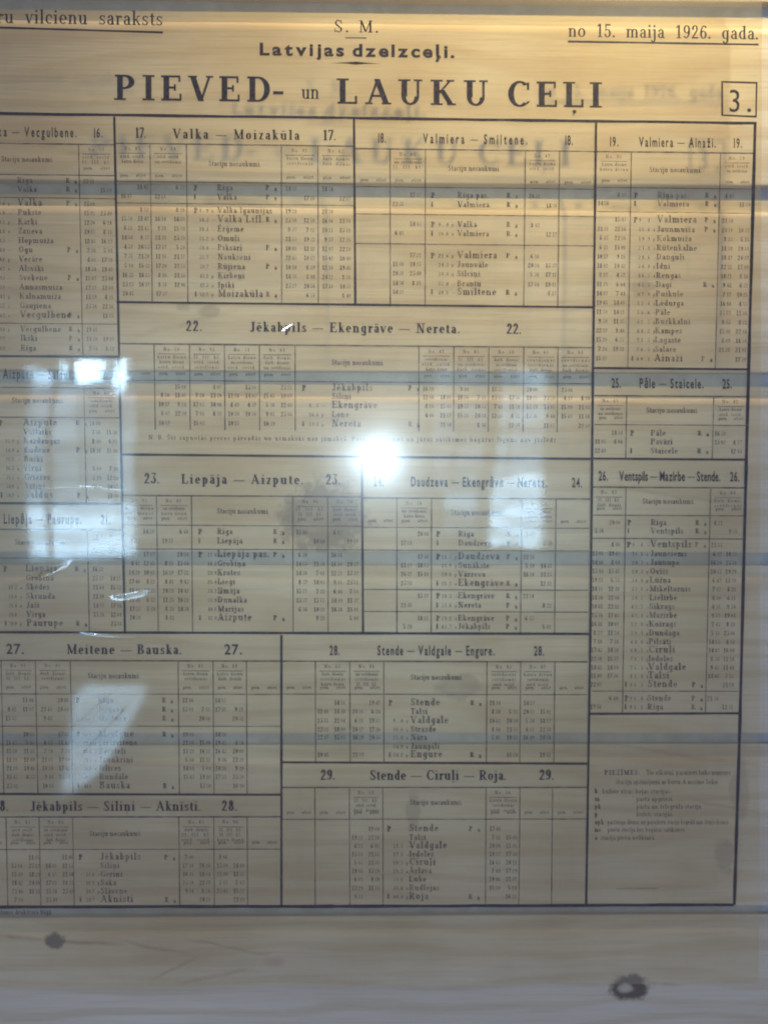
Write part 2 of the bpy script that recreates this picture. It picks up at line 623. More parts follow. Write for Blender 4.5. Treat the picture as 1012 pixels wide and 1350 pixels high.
def roman(ch, st, hr, n):
    g = Glyph(st, hr, n)
    X = 0.66
    l = st / 2 + 0.10                    # left stem position
    base = {'ā': ('a', 'mac'), 'ē': ('e', 'mac'), 'ī': ('ı', 'mac'), 'ū': ('u', 'mac'), 'ļ': ('l', 'com'), 'ņ': ('n', 'com'), 'ķ': ('k', 'com'),
            'š': ('s', 'car'), 'ž': ('z', 'car'), 'č': ('c', 'car'), 'Ļ': ('L', 'com'), 'Ķ': ('K', 'com'), 'ģ': ('g', 'car'), 'Ī': ('I', 'mac2'),
            'Š': ('S', 'car2'), 'Ž': ('Z', 'car2'), 'Ē': ('E', 'mac2'), 'Ā': ('A', 'mac2'), 'Ū': ('U', 'mac2'), 'Ņ': ('N', 'com'), 'ü': ('u', 'uml')}
    if ch in base:
        b, acc = base[ch]
        polys, adv = roman(b, st, hr, n)
        g.p = [list(q) for q in polys]
        cxm = adv / 2
        if acc == 'mac':
            g.bar(cxm - 0.19, cxm + 0.19, 0.86, 0.075)
        elif acc == 'mac2':
            g.bar(cxm - 0.19, cxm + 0.19, 1.12, 0.075)
        elif acc == 'com':
            g.dot(cxm + 0.02, -0.17, 0.075)
            g.p.append([(cxm + 0.09, -0.17), (cxm + 0.02, -0.20), (cxm - 0.05, -0.33), (cxm - 0.02, -0.33)])
        elif acc == 'uml':
            g.dot(cxm - 0.13, 0.87, 0.07)
            g.dot(cxm + 0.13, 0.87, 0.07)
        else:
            h = 0.80 if acc == 'car' else 1.06
            g.dia(cxm - 0.15, h + 0.14, cxm, h, 0.10)
            g.dia(cxm + 0.15, h + 0.14, cxm, h, 0.10)
        return g.p, adv
    adv = 0.6
    if ch == 'A':
        g.dia(0.12, 0, 0.43, 1, hr); g.dia(0.74, 0, 0.40, 1, st); g.bar(0.22, 0.66, 0.33); g.foot(0.12, 0.13); g.foot(0.74, 0.17); adv = 0.90
    elif ch == 'B':
        g.stem(l, 0, 1); g.bar(0.02, 0.42, 0.97, 0.06); g.bar(0.02, 0.44, 0.03, 0.06); g.bar(l, 0.42, 0.53)
        g.arc(0.38, 0.765, 0.27, 0.235, -90, 90); g.arc(0.40, 0.265, 0.33, 0.265, -90, 90); adv = 0.80
    elif ch in 'CG':
        g.arc(0.47, 0.5, 0.41, 0.515, 48, 312); g.stem(0.76, 0.66, 0.96, hr * 0.9); g.dia(0.76, 0.86, 0.68, 0.92, 0.12)
        if ch == 'G':
            g.stem(0.72, 0.08, 0.44); g.bar(0.55, 0.86, 0.42, g.sf)
        else:
            g.dia(0.79, 0.22, 0.70, 0.10, 0.09)
        adv = 0.86
    elif ch == 'D':
        g.stem(l, 0, 1); g.bar(0.02, 0.42, 1 - hr / 2); g.bar(0.02, 0.42, hr / 2); g.arc(0.40, 0.5, 0.42, 0.5, -90, 90); adv = 0.90
    elif ch in 'EF':
        g.stem(l, 0, 1); g.bar(0.02, 0.68, 1 - hr / 2); g.stem(0.66, 0.74, 1, hr * 0.8); g.bar(l, 0.50, 0.52); g.stem(0.50, 0.39, 0.65, hr * 0.8)
        if ch == 'E':
            g.bar(0.02, 0.71, hr / 2); g.stem(0.70, 0, 0.28, hr * 0.8)
        else:
            g.foot(l)
        adv = 0.78
    elif ch in 'HN':
        g.stem(l, 0, 1, st if ch == 'H' else hr); r = l + 0.54; g.stem(r, 0, 1, st if ch == 'H' else hr)
        g.head(l); g.foot(l); g.head(r)
        if ch == 'H':
            g.bar(l, r, 0.5); g.foot(r)
        else:
            g.dia(l + 0.02, 1, r - 0.02, 0, st * 1.05)
        adv = r + l
    elif ch == 'I':
        g.stem(l + 0.02, 0, 1); g.head(l + 0.02); g.foot(l + 0.02); adv = 2 * l + 0.04
    elif ch == 'J':
        g.stem(0.38, 0.18, 1); g.head(0.38); g.arc(0.24, 0.18, 0.14 + st / 2, 0.22, -160, 0); adv = 0.58
    elif ch == 'K':
        g.stem(l, 0, 1); g.head(l); g.foot(l); g.dia(l, 0.36, 0.70, 1, hr); g.dia(0.38, 0.60, 0.72, 0, st); g.head(0.68, 1, 0.14); g.foot(0.72, 0.16); adv = 0.90
    elif ch == 'L':
        g.stem(l, 0, 1); g.head(l); g.bar(0.02, 0.68, hr / 2); g.stem(0.67, 0, 0.32, hr * 0.9); adv = 0.74
    elif ch == 'M':
        r = l + 0.70; g.stem(l, 0, 1, hr); g.stem(r, 0, 1, st); g.dia(l, 1, (l + r) / 2, 0.05, st); g.dia(r, 1, (l + r) / 2, 0.05, hr)
        g.foot(l, 0.13); g.head(l - 0.03, 1, 0.12); g.foot(r); g.head(r + 0.02, 1, 0.14); adv = r + l
    elif ch in 'OQ':
        g.arc(0.46, 0.5, 0.40, 0.515, 0, 360); adv = 0.92
    elif ch in 'PR':
        g.stem(l, 0, 1); g.foot(l); g.bar(0.02, 0.40, 1 - hr / 2); g.bar(l, 0.40, 0.475); g.arc(0.38, 0.72, 0.33, 0.28, -90, 90); adv = 0.78
        if ch == 'R':
            g.dia(0.38, 0.47, 0.68, 0, st); g.foot(0.70, 0.13); adv = 0.84
    elif ch == 'S':
        g.arc(0.33, 0.745, 0.25, 0.27, 35, 200, st * 0.85); g.arc(0.35, 0.265, 0.27, 0.28, -145, 20, st * 0.85); g.dia(0.17, 0.66, 0.50, 0.34, st * 1.15)
        g.stem(0.55, 0.68, 0.98, hr * 0.8); g.stem(0.09, 0.0, 0.32, hr * 0.8); adv = 0.68
    elif ch == 'T':
        g.stem(0.38, 0, 1); g.foot(0.38); g.bar(0.04, 0.72, 1 - hr / 2); g.stem(0.06, 0.74, 1, hr * 0.8); g.stem(0.70, 0.74, 1, hr * 0.8); adv = 0.76
    elif ch == 'U':
        g.stem(l, 0.32, 1); r = l + 0.48; g.stem(r, 0.32, 1, hr); g.arc((l + r) / 2 - st / 4 + hr / 4, 0.33, (r - l) / 2 + (st + hr) / 4, 0.345, 180, 360, st * 0.8)
        g.head(l); g.head(r, 1, 0.15); adv = r + l - 0.01
    elif ch in 'VW':
        g.dia(0.14, 1, 0.44, 0, st); g.dia(0.74, 1, 0.44, 0, hr); g.head(0.14, 1, 0.16); g.head(0.74, 1, 0.13); adv = 0.86
    elif ch == 'Z':
        g.bar(0.06, 0.62, 1 - hr / 2); g.bar(0.06, 0.64, hr / 2); g.dia(0.14, 0, 0.54, 1, st); g.stem(0.08, 0.75, 1, hr * .8); g.stem(0.62, 0, .27, hr * .8); adv = 0.70
    elif ch == 'a':
        g.stem(0.42, 0, 0.48); g.arc(0.29, 0.46, 0.13 + st / 2, 0.22, 0, 160); g.arc(0.27, 0.19, 0.21, 0.205, 60, 330, st * 0.9); g.bar(0.40, 0.58, 0.035, 0.07); g.dot(0.15, 0.52, 0.065); adv = 0.58
    elif ch in 'bp':
        y0, y1 = (0, 1.02) if ch == 'b' else (-0.30, X)
        g.stem(l, y0, y1); g.flag(l, y1); g.arc(0.34, X / 2, 0.26, X / 2 + 0.01, -130, 130)
        if ch == 'p':
            g.bar(l - 0.17, l + 0.17, y0 + 0.03, 0.06)
        adv = 0.66
    elif ch in 'dqg':
        r = 0.46
        if ch == 'd':
            g.stem(r, 0, 1.02); g.flag(r, 1.02); g.bar(r, r + 0.15, 0.035, 0.07)
        elif ch == 'q':
            g.stem(r, -0.3, X); g.bar(r - 0.16, r + 0.16, -0.27, 0.06)
        else:
            g.stem(r, -0.14, X); g.arc(0.30, -0.12, 0.16 + st / 2, 0.21, -165, 0); g.bar(r, r + 0.12, X - 0.04, 0.07)
        g.arc(0.32, X / 2, 0.27, X / 2 + 0.01, 45, 315); adv = 0.64
    elif ch == 'c':
        g.arc(0.31, X / 2, 0.27, X / 2 + 0.01, 50, 310); g.dot(0.46, 0.50, 0.07); adv = 0.55
    elif ch == 'e':
        g.arc(0.31, X / 2, 0.27, X / 2 + 0.01, 0, 318); g.bar(0.08, 0.57, 0.35, hr * 0.9); adv = 0.60
    elif ch == 'f':
        g.stem(0.22, 0, 0.80); g.arc(0.34, 0.80, 0.12 + st / 2, 0.22, 30, 180); g.bar(0.05, 0.40, X - 0.04, 0.07); g.foot(0.22); adv = 0.42
    elif ch in 'hn':
        g.stem(l, 0, 1.02 if ch == 'h' else X); g.flag(l, 1.02 if ch == 'h' else X); r = l + 0.34
        g.stem(r, 0, 0.46); g.arc(r - 0.16, 0.45, 0.16 + st / 2, 0.22, 0, 165); g.foot(l, st / 2 + 0.07); g.foot(r, st / 2 + 0.07); adv = r + l
    elif ch in 'iıj':
        if ch == 'j':
            g.stem(l + .02, -0.12, X); g.arc(l - 0.10, -0.12, 0.12 + st / 2, 0.20, -160, 0)
        else:
            g.stem(l, 0, X); g.foot(l, st / 2 + 0.07)
        g.flag(l, X)
        if ch != 'ı':
            g.dot(l, 0.90, 0.085)
        adv = 2 * l
    elif ch == 'k':
        g.stem(l, 0, 1.02); g.flag(l, 1.02); g.foot(l, st / 2 + 0.07); g.dia(l, 0.24, 0.50, X, hr); g.dia(0.30, 0.42, 0.54, 0, st); g.bar(0.38, 0.60, X - 0.03, 0.06); g.foot(0.54, 0.12); adv = 0.66
    elif ch == 'l':
        g.stem(l, 0, 1.02); g.flag(l, 1.02); g.foot(l, st / 2 + 0.07); adv = 2 * l
    elif ch == 'm':
        g.stem(l, 0, X); g.flag(l, X); g.foot(l, st / 2 + 0.06)
        for k in (1, 2):
            r = l + 0.32 * k
            g.stem(r, 0, 0.46); g.arc(r - 0.15, 0.45, 0.15 + st / 2, 0.22, 0, 165); g.foot(r, st / 2 + 0.06)
        adv = 0.64 + 2 * l
    elif ch == 'o':
        g.arc(0.32, X / 2, 0.28, X / 2 + 0.01, 0, 360); adv = 0.64
    elif ch == 'r':
        g.stem(l, 0, X); g.flag(l, X); g.foot(l, st / 2 + 0.07); g.arc(l + 0.17, 0.44, 0.17, 0.22, 50, 170); g.dot(l + 0.25, 0.56, 0.075); adv = 0.50
    elif ch == 's':
        g.arc(0.24, 0.485, 0.18, 0.185, 30, 200, st * 0.8); g.arc(0.26, 0.175, 0.20, 0.185, -150, 20, st * 0.8); g.dia(0.12, 0.43, 0.38, 0.24, st); g.stem(0.41, 0.46, 0.66, hr * .8); g.stem(0.07, 0.0, 0.20, hr * .8); adv = 0.50
    elif ch == 't':
        g.stem(0.20, 0.12, 0.84); g.bar(0.04, 0.38, X - 0.04, 0.075); g.arc(0.32, 0.13, 0.12 + st / 2, 0.14, 180, 320, st * 0.8); adv = 0.42
    elif ch == 'u':
        r = l + 0.34
        g.stem(l, 0.2, X); g.flag(l, X); g.stem(r, 0, X); g.flag(r, X); g.arc(l + 0.16, 0.21, 0.16 + st / 2, 0.22, 180, 345); g.bar(r, r + 0.14, 0.035, 0.07); adv = r + l
    elif ch in 'vw':
        g.dia(0.10, X, 0.30, 0, st); g.dia(0.50, X, 0.30, 0, hr); g.bar(0.0, 0.24, X - 0.03, 0.06); g.bar(0.40, 0.62, X - 0.03, 0.06); adv = 0.60
    elif ch == 'z':
        g.bar(0.05, 0.46, X - hr / 2); g.bar(0.05, 0.48, hr / 2); g.dia(0.12, 0, 0.40, X, st * 0.9); adv = 0.52
    elif ch == '0':
        g.arc(0.30, 0.5, 0.25, 0.51, 0, 360); adv = 0.60
    elif ch == '1':
        g.stem(0.30, 0, 1); g.foot(0.30); g.dia(0.12, 0.80, 0.28, 1, 0.11); adv = 0.56
    elif ch == '2':
        g.arc(0.29, 0.72, 0.23, 0.29, -20, 170); g.dia(0.10, 0.04, 0.44, 0.62, st * 0.8); g.bar(0.05, 0.54, 0.055, 0.11); g.dot(0.14, 0.72, 0.085); adv = 0.60
    elif ch == '3':
        g.bar(0.10, 0.50, 0.955, 0.09); g.dia(0.50, 0.96, 0.26, 0.58, 0.09); g.arc(0.26, 0.30, 0.27, 0.31, -150, 95); g.dot(0.10, 0.20, 0.075); adv = 0.60
    elif ch == '4':
        g.stem(0.40, 0, 1); g.dia(0.06, 0.27, 0.40, 1, hr); g.bar(0.04, 0.58, 0.28, 0.085); g.foot(0.40, 0.16); adv = 0.62
    elif ch == '5':
        g.bar(0.14, 0.50, 0.94, 0.11); g.stem(0.15, 0.52, 0.98, hr); g.arc(0.27, 0.31, 0.26, 0.32, -150, 140); g.dot(0.11, 0.20, 0.075); adv = 0.60
    elif ch == '6':
        g.arc(0.30, 0.30, 0.25, 0.31, 0, 360); g.arc(0.36, 0.42, 0.31, 0.58, 75, 185); g.dot(0.46, 0.88, 0.075); adv = 0.60
    elif ch == '7':
        g.bar(0.06, 0.54, 0.94, 0.12); g.dia(0.20, 0, 0.50, 0.94, st * 0.85); g.stem(0.08, 0.74, 1, hr); adv = 0.58
    elif ch == '8':
        g.arc(0.30, 0.74, 0.21, 0.27, 0, 360); g.arc(0.30, 0.27, 0.25, 0.28, 0, 360); adv = 0.60
    elif ch == '9':
        g.arc(0.30, 0.69, 0.25, 0.31, 0, 360); g.arc(0.24, 0.58, 0.31, 0.58, -105, 5); g.dot(0.14, 0.12, 0.075); adv = 0.60
    elif ch == '.':
        g.dot(0.12, 0.075, 0.09); adv = 0.26
    elif ch == ',':
        g.dot(0.12, 0.075, 0.08); g.dia(0.08, -0.14, 0.16, 0.05, 0.06); adv = 0.26
    elif ch == ':':
        g.dot(0.12, 0.075, 0.09); g.dot(0.12, 0.52, 0.09); adv = 0.26
    elif ch == '-':
        g.bar(0.04, 0.40, 0.36, 0.13); adv = 0.44
    elif ch == '—':
        g.bar(0.06, 1.18, 0.34, 0.075); adv = 1.24
    elif ch == '|':
        g.stem(0.1, 0, 1, hr); adv = 0.2
    elif ch == '↓':
        g.stem(0.2, 0.3, 1); g.p.append([(0.0, 0.4), (0.2, -0.05), (0.4, 0.4)]); adv = 0.4
    elif ch == ' ':
        adv = 0.36
    else:
        g.stem(0.25, 0, 0.6); adv = 0.5
    return g.p, adv


_cache = {}


def glyph(face, ch, st, hr, n):
    key = (face, ch, st, hr, n)
    if key in _cache:
        return _cache[key]
    if face == 'roman':
        r = roman(ch, st, hr, n)
    elif ch in ' —-':
        r = ([], 0.34) if ch == ' ' else (([[(0.1, 0.33), (1.5, 0.33), (1.5, 0.41), (0.1, 0.41)]], 1.6) if ch == '—' else ([[(0.05, 0.3), (0.4, 0.3), (0.4, 0.42), (0.05, 0.42)]], 0.45))
    else:                               # Blender's built-in grotesque, emboldened by st
        cu = bpy.data.curves.new('letter', 'FONT')
        cu.body = ch
        cu.size = 1.0
        cu.offset = st
        cu.resolution_u = n
        cu.fill_mode = 'FRONT'
        o = bpy.data.objects.new('letter', cu)
        COL.objects.link(o)
        dg = bpy.context.evaluated_depsgraph_get()
        me = o.evaluated_get(dg).to_mesh()
        vs = [(v.co.x / 0.73, v.co.y / 0.73) for v in me.vertices]
        polys = [[vs[i] for i in p.vertices] for p in me.polygons]
        o.evaluated_get(dg).to_mesh_clear()
        bpy.data.objects.remove(o)
        bpy.data.curves.remove(cu)
        if vs:
            lo, hi = min(v[0] for v in vs), max(v[0] for v in vs)
            polys = [[(x - lo + 0.07, y) for (x, y) in p] for p in polys]
            r = (polys, hi - lo + 0.14)
        else:
            r = ([], 0.4)
    _cache[key] = r
    return r


def hslope(v):
    return 0.013 - 0.0155 * (v - 157.0) / 1036.0


def text(P, string, u, v, h, u1=None, face='roman', st=0.17, hr=0.07, n=8, sx=1.0, track=0.0, skip=(), word=0.0):
    """set a string on the sheet: baseline starts at photo pixel (u, v), capital height h; fitted to end at u1 by letter-spacing"""
    gl = [glyph(face, c, st, hr, n) for c in string]
    nat = sum(a for _, a in gl) * h * sx + word * h * string.count(' ')
    if u1 is not None:
        if len(string) > 1:
            track = (u1 - u - nat) / (len(string) - 1)
            if track < -0.04 * h:          # too long: narrow the letters instead
                sx *= (u1 - u) / nat
                track = 0.0
    x = u
    sl = hslope(v)
    for c, (polys, adv) in zip(string, gl):
        for p in polys:
            pts = []
            for (a, b) in p:
                uu = x + a * h * sx
                pts.append((uu, v - b * h + sl * (uu - u)))
            P.poly(pts)
        x += adv * h * sx + track + (word * h if c == ' ' else 0)
    return x


def vslope(u):
    pts = [(-60, .021), (158, .020), (236, .010), (371, .002), (470, .004), (504, .002), (684, -.010), (780, -.0125), (981, -.027), (1100, -.03)]
    for (a, p), (b, q) in zip(pts, pts[1:]):
        if u <= b:
            return p + (q - p) * (u - a) / (b - a)
    return -.03


# ------------------------------------------------------------------ the sheet
sheet_base = at(500, 1300)
sheet = thing('timetable_sheet', (0.0, 0.0, sheet_base[2]),
              'large yellowed glossy sheet printed with numbered railway timetables hanging before pine boards', 'timetable')


def build_film():
    # trimmed a little crooked: right edge and bottom edge show in the photograph
    TL, TR, BR, BL = at(-330, -150), at(1004, -150), at(999, 1296), at(-330, 1303)
    nx, nz = 40, 50
    verts, faces = [], []
    rnd = random.Random(9)
    for side in (-1, 1):
        for j in range(nz + 1):
            for i in range(nx + 1):
                s, t = i / nx, j / nz
                x = (TL[0] * (1 - s) + TR[0] * s) * (1 - t) + (BL[0] * (1 - s) + BR[0] * s) * t
                z = (TL[2] * (1 - s) + TR[2] * s) * (1 - t) + (BL[2] * (1 - s) + BR[2] * s) * t
                if i == nx:
                    x += rnd.uniform(-0.0003, 0.0003)
                verts.append((x, side * FRONT, z))
    k = (nx + 1) * (nz + 1)
    for j in range(nz):
        for i in range(nx):
            a = j * (nx + 1) + i
            faces.append((a, a + nx + 1, a + nx + 2, a + 1))
            faces.append((k + a, k + a + 1, k + a + nx + 2, k + a + nx + 1))
    rim = [i for i in range(nx + 1)] + [j * (nx + 1) + nx for j in range(1, nz + 1)] + [nz * (nx + 1) + i for i in range(nx - 1, -1, -1)] + [j * (nx + 1) for j in range(nz - 1, 0, -1)]
    for a, b in zip(rim, rim[1:] + rim[:1]):
        faces.append((a, b, k + b, k + a))
    link('film', verts, faces, M_FILM, sheet)
    # round spacers that hold the sheet off the boards, outside the picture at its far edge
    for (u, v) in ((-290, -120), (-290, 1260)):
        p = at(u, v)
        verts, faces = [], []
        n = 20
        for y, r in ((-0.006, 0.006), (-0.004, 0.009), (-FRONT - 0.0003, 0.009), (-FRONT - 0.0002, 0.007), (GAP + 0.001, 0.007)):
            for i in range(n):
                a = 2 * math.pi * i / n
                verts.append((p[0] + r * math.cos(a), y, p[2] + r * math.sin(a)))
        for q in range(4):
            for i in range(n):
                faces.append((q * n + i, q * n + (i + 1) % n, (q + 1) * n + (i + 1) % n, (q + 1) * n + i))
        faces.append(tuple(range(n))[::-1])
        link('spacer', verts, faces, M_METAL, sheet)


build_film()

# ---- heading of the sheet
TW = dict(st=0.205, hr=0.088, n=20, sx=1.12)
for word, a, base, h, c, kw in (('PIEVED', 151, 132.0, 33.5, 359, TW), ('un', 397, 130.5, 19.5, 421, dict(st=0.15, hr=0.07, n=14)),
                                ('LAUKU', 444, 137.0, 33.5, 644, TW), ('CEĻI', 667, 140.5, 33.5, 793, TW)):
    P = Print()
    text(P, word, a, base, h, c, **kw)
    if word == 'PIEVED':
        text(P, '-', 358.5, 134.5, 33.5, **TW)
    P.build('title_word', M_INK, sheet)

P = Print()
text(P, 'S. M.', 440, 42.5, 16.0, 499, st=0.15, hr=0.075, n=14, sx=1.1)
P.line((455, 50.0), (483, 50.4), 1.5)
text(P, 'Latvijas dzelzceļi.', 341, 72.5, 16.5, 600, face='grotesque', st=0.036, n=6, sx=1.2)
P.poly([(436, 83.3), (458, 82.2), (469, 81.4), (480, 82.5), (502, 84.3), (480, 84.6), (469, 85.6), (458, 84.2)])
P.build('publisher_line', M_INK, sheet)

P = Print()
text(P, 'Pasažieru vilcienu saraksts', -82, 29.3, 18.5, 215, st=0.14, hr=0.065, n=12, word=0.35)
P.line((-82, 34.0), (215, 43.0), 2.6)
P.build('left_heading', M_INK, sheet)

P = Print()
text(P, 'no 15. maija 1926. gada.', 748, 48.6, 17.5, 999, st=0.145, hr=0.07, n=12, word=0.35)
P.line((748, 55.0), (999, 59.0), 2.6)
P.build('date_heading', M_INK, sheet)

P = Print()
for a, c in (((950, 108), (997, 109.5)), ((950, 152), (996, 154)), ((951, 107), (951, 153)), ((996.5, 108.5), (995.5, 155))):
    P.line(a, c, 2.4)
nb = P.build('number_box', M_INK, sheet)
P = Print()
text(P, '3', 959, 147.5, 31, face='grotesque', st=0.0, n=8, sx=0.85)
P.poly([(986.5 + 2.7 * math.cos(a * math.pi / 5), 145.5 + 2.7 * math.sin(a * math.pi / 5)) for a in range(10)])
P.build('digit', M_INK, nb)

# ---- the heavy ruled borders
P = Print()
P.line((-120, 148.4), (996, 162.6), 3.8, wob=0.25)            # top
P.line((994.5, 161), (984.0, 560), 4.2, wob=0.2)
P.line((984.0, 560), (974.5, 950), 4.2, wob=0.2)
P.line((974.5, 950), (967, 1193), 4.2, wob=0.2)
P.line((-120, 1195.6), (440, 1194.6), 4.4, wob=0.25)
P.line((440, 1194.6), (966, 1192.6), 4.0, wob=0.25)
P.line((151, 154), (158.0, 500), 3.0)
P.line((158.0, 500), (165, 834), 3.0)
P.line((466.5, 157), (468.3, 402), 2.8)
P.line((477, 604), (478.5, 834), 2.8)
P.line((785, 161), (781, 490), 3.2)
P.line((781, 490), (777.5, 840), 3.2)
P.line((777.5, 840), (772, 1193), 3.2)
P.line((371, 837), (371, 1194), 3.0)
P.line((154, 398.2), (783, 405.2), 2.9)
P.line((-120, 468.8), (156, 470.4), 3.0)
P.line((160, 599.0), (779, 605.0), 2.9)
P.line((-120, 662.6), (160, 664.2), 3.0)
P.line((-120, 833.0), (776, 835.6), 3.2)
P.line((-120, 1046.2), (371, 1047.6), 2.8)
P.line((371, 1004.8), (774, 1006.6), 2.9)
P.line((782, 485.2), (984.5, 487.0), 3.0)
P.line((779, 604.4), (982, 606.0), 3.0)
P.line((775.5, 941.0), (974, 940.2), 2.9)
P.build('border_rules', M_INK, sheet)


def clock():
    return '%d' % random.randint(4, 23), '%02d' % random.randint(0, 59)


CAPS = ['No. 51', 'jaukts', 'katru dienu', 'darb. dienās', 'svētdienās', 'II. III. kl.', 'otrd. sestd.', 'un svētdienās']


def panel(num, title, style, nums, tspan, base, left, right, top, hrule, cols, crule, rules, names, rows, lt, rt, bottom,
          mark=None, km=None, cap=None, pairs=True, label=None, numstyle=None, skipL=(), skipR=(), endm=None, colend=None, colcap=()):
    """one numbered timetable of the sheet; every measure is in photo pixels"""
    W = right - left
    # --- ruled lines: the panel's own mesh
    R = Print()
    R.line((left, hrule), (right, hrule + hslope(hrule) * W), 1.9)
    yb = colend or bottom
    for c in cols:
        sl = vslope(c)
        y0 = hrule + hslope(hrule) * (c - left)
        R.line((c, y0), (c + sl * (yb - y0), yb + hslope(yb) * (c - left)), 1.35)
    for y in rules:
        R.line((left, y), (right + vslope(right) * (y - top), y + hslope(y) * W), 1.25)
    root = R.build('timetable_panel', M_SMALL, sheet)
    root['label'] = label
    # --- heading
    Hd = Print()
    kw = dict(face='grotesque', st=0.024, n=3) if style == 'grot' else dict(st=0.205, hr=0.085, n=8)
    h = 13.2 if style == 'grot' else 12.8
    if style == 'grot':
        text(Hd, title, tspan[0], base, h, tspan[1], sx=0.52, **kw)
    else:
        text(Hd, title, tspan[0], base, h, tspan[1], **kw)
    Hd.build('heading', M_INK, root)
    nk = dict(kw)
    if numstyle == 'grot':
        nk = dict(face='grotesque', st=0.016, n=3)
    for (a, c) in nums:
        vb = base + hslope(base) * (a - tspan[0])
        hh = h * (1.08 if style != 'grot' else 0.98)
        Hd = Print()
        text(Hd, num, a, vb, hh, c, sx=0.52 if style == 'grot' else 1.0, **nk)
        Hd.build('panel_number', M_INK, root)
    # --- column captions
    C = Print()
    nx = names[0]
    mid = [c for c in cols if c < nx]
    nl = mid[-1] if mid else left
    nr = min([c for c in cols if c > nx] or [right])
    cu = cap if cap else ((nl + nr) / 2 - 34, hrule + 27)
    text(C, 'Staciju nosaukumi.', cu[0], cu[1], 7.2, cu[0] + 69, st=0.20, hr=0.10, n=4)
    C.build('column_caption', M_SMALL, root)
    F = Print()
    edges = sorted([left] + list(cols) + [right])
    first = rows[0][0]
    for a, c in zip(edges, edges[1:]):
        if a <= nx <= c or c - a < 20:
            continue
        y = hrule + hslope(hrule) * (a - left)
        cm = (a + c) / 2
        full = any(abs(cm - q[0]) < (c - a) / 2 or abs(cm - q[1]) < (c - a) / 2 for q in lt + rt)
        if full:
            z = y + 9
            text(F, 'No. %d' % random.randint(31, 98), cm - 11, z, 4.6, cm + 10, st=0.18, hr=0.10, n=3)
            F.line((a + 5, z + 4), (c - 5, z + 4.3), 0.8)
            z += 10
            lines = 3 if num in ('22.', '28.', '29.') else 2
            for i in range(lines):
                wdt = (c - a) * random.uniform(0.30, 0.42)
                text(F, random.choice(CAPS[2:]), cm - wdt, z, 4.4, cm + wdt, st=0.18, hr=0.10, n=3)
                z += 6.6
        yy = (crule - 7) + hslope(crule) * (a - left)
        text(F, 'pien.', a + (c - a) * 0.14, yy, 4.6, a + (c - a) * 0.40, st=0.18, hr=0.10, n=3)
        text(F, 'atiet', a + (c - a) * 0.60, yy, 4.6, a + (c - a) * 0.88, st=0.18, hr=0.10, n=3)
    R2 = F
    R2.build('train_caption', M_FINE, root)
    # --- station names
    Nn = Print()
    # --- times
    T = Print()
    K = Print()
    for i, (v, nm, big) in enumerate(rows):
        dv = v - hrule
        x = nx + vslope(nx) * dv
        hs = 9.4 if big else 7.8
        text(Nn, nm, x, v + 3.2, hs, st=0.20, hr=0.10, n=4, sx=1.02, track=0.35 + (0.35 if big else 0))
        if km and big >= 0 and i not in (0, 1):
            text(K, '%.1f' % (i * 4.7 + random.random() * 3), km + vslope(km) * dv, v + 2.6, 5.0, km + 13, st=0.17, hr=0.10, n=3)
            text(K, random.choice(['—', 'a', 'p']), km + 17, v + 2.6, 4.6, st=0.17, hr=0.10, n=3)
        if mark and i in mark[1]:
            text(Nn, '↓' if mark[1].index(i) % 2 else 'P', mark[0] + vslope(mark[0]) * dv, v + 3.5, 7.4, st=0.26, hr=0.16, n=3)
        if endm and i in endm[1]:
            text(Nn, 'R' if random.random() < 0.6 else 'P', endm[0] + vslope(endm[0]) * dv, v + 3.0, 6.6, st=0.24, hr=0.14, n=3)
            text(Nn, 'a', endm[0] + 11 + vslope(endm[0]) * dv, v + 4.2, 6.4, st=0.26, hr=0.16, n=3)
        for side, (pairlist, skip) in enumerate(((lt, skipL), (rt, skipR))):
            for q, (a, c) in enumerate(pairlist):
                for e, xx in enumerate((a, c)):
                    if (i, e) in skip or i in skip:
                        continue
                    vv = v + hslope(v) * (xx - nx)
                    xs = xx + vslope(xx) * dv
                    hh, mm = clock()
                    text(T, hh, xs + (0 if len(hh) == 2 else 3), vv + 2.9, 6.2, st=0.20, hr=0.11, n=3, track=0.1)
                    text(T, mm, xs + 8.6, vv + 2.6, 5.2, st=0.15, hr=0.09, n=3, track=0.1)
    Nn.build('station_names', M_SMALL, root)
    T.build('departure_times', M_FINE, root)
    if K.v:
        K.build('distances', M_FINE, root)
    return root


def seq(v0, v1, names, bigs=()):
    n = len(names)
    return [(v0 + (v1 - v0) * i / max(1, n - 1), nm, 1 if i in bigs else 0) for i, nm in enumerate(names)]


# panel 16 (cut by the left edge of the picture)
panel('16.', 'Valka — Vecgulbene.', 'grot', [(124, 136)], (-22, 102), 179.5, -120, 151, 150, 187.5, [-70, -25, 104], 228, [228.5, 259, 425],
      (22,), [(238, 'Rīga', 0), (249.6, 'Valka', 0)] + seq(268, 403, ['Valka', 'Pukste', 'Kārķi', 'Zaņeva', 'Hopmuiža', 'Ogu', 'Vecāre', 'Alsviķi', 'Sveķene', 'Annasmuiža', 'Kalnamuiža', 'Gaujiena'], (0,))
      + [(415.5, 'Vecgulbene', 1), (434, 'Vecgulbene', 0), (446, 'Ikšķi', 0), (459, 'Rīga', 0)],
      [(-112, -92)], [(109, 131)], 469, km=-6, cap=(2, 213), endm=(86, [0, 1, 2, 7, 10, 14, 15, 16, 17]), mark=(-40, [0, 1]),
      label='first timetable of the sheet, numbered 16, cut by the picture edge', skipR={(0, 1), (1, 0), (2, 1), (14, 0), (15, 1)})

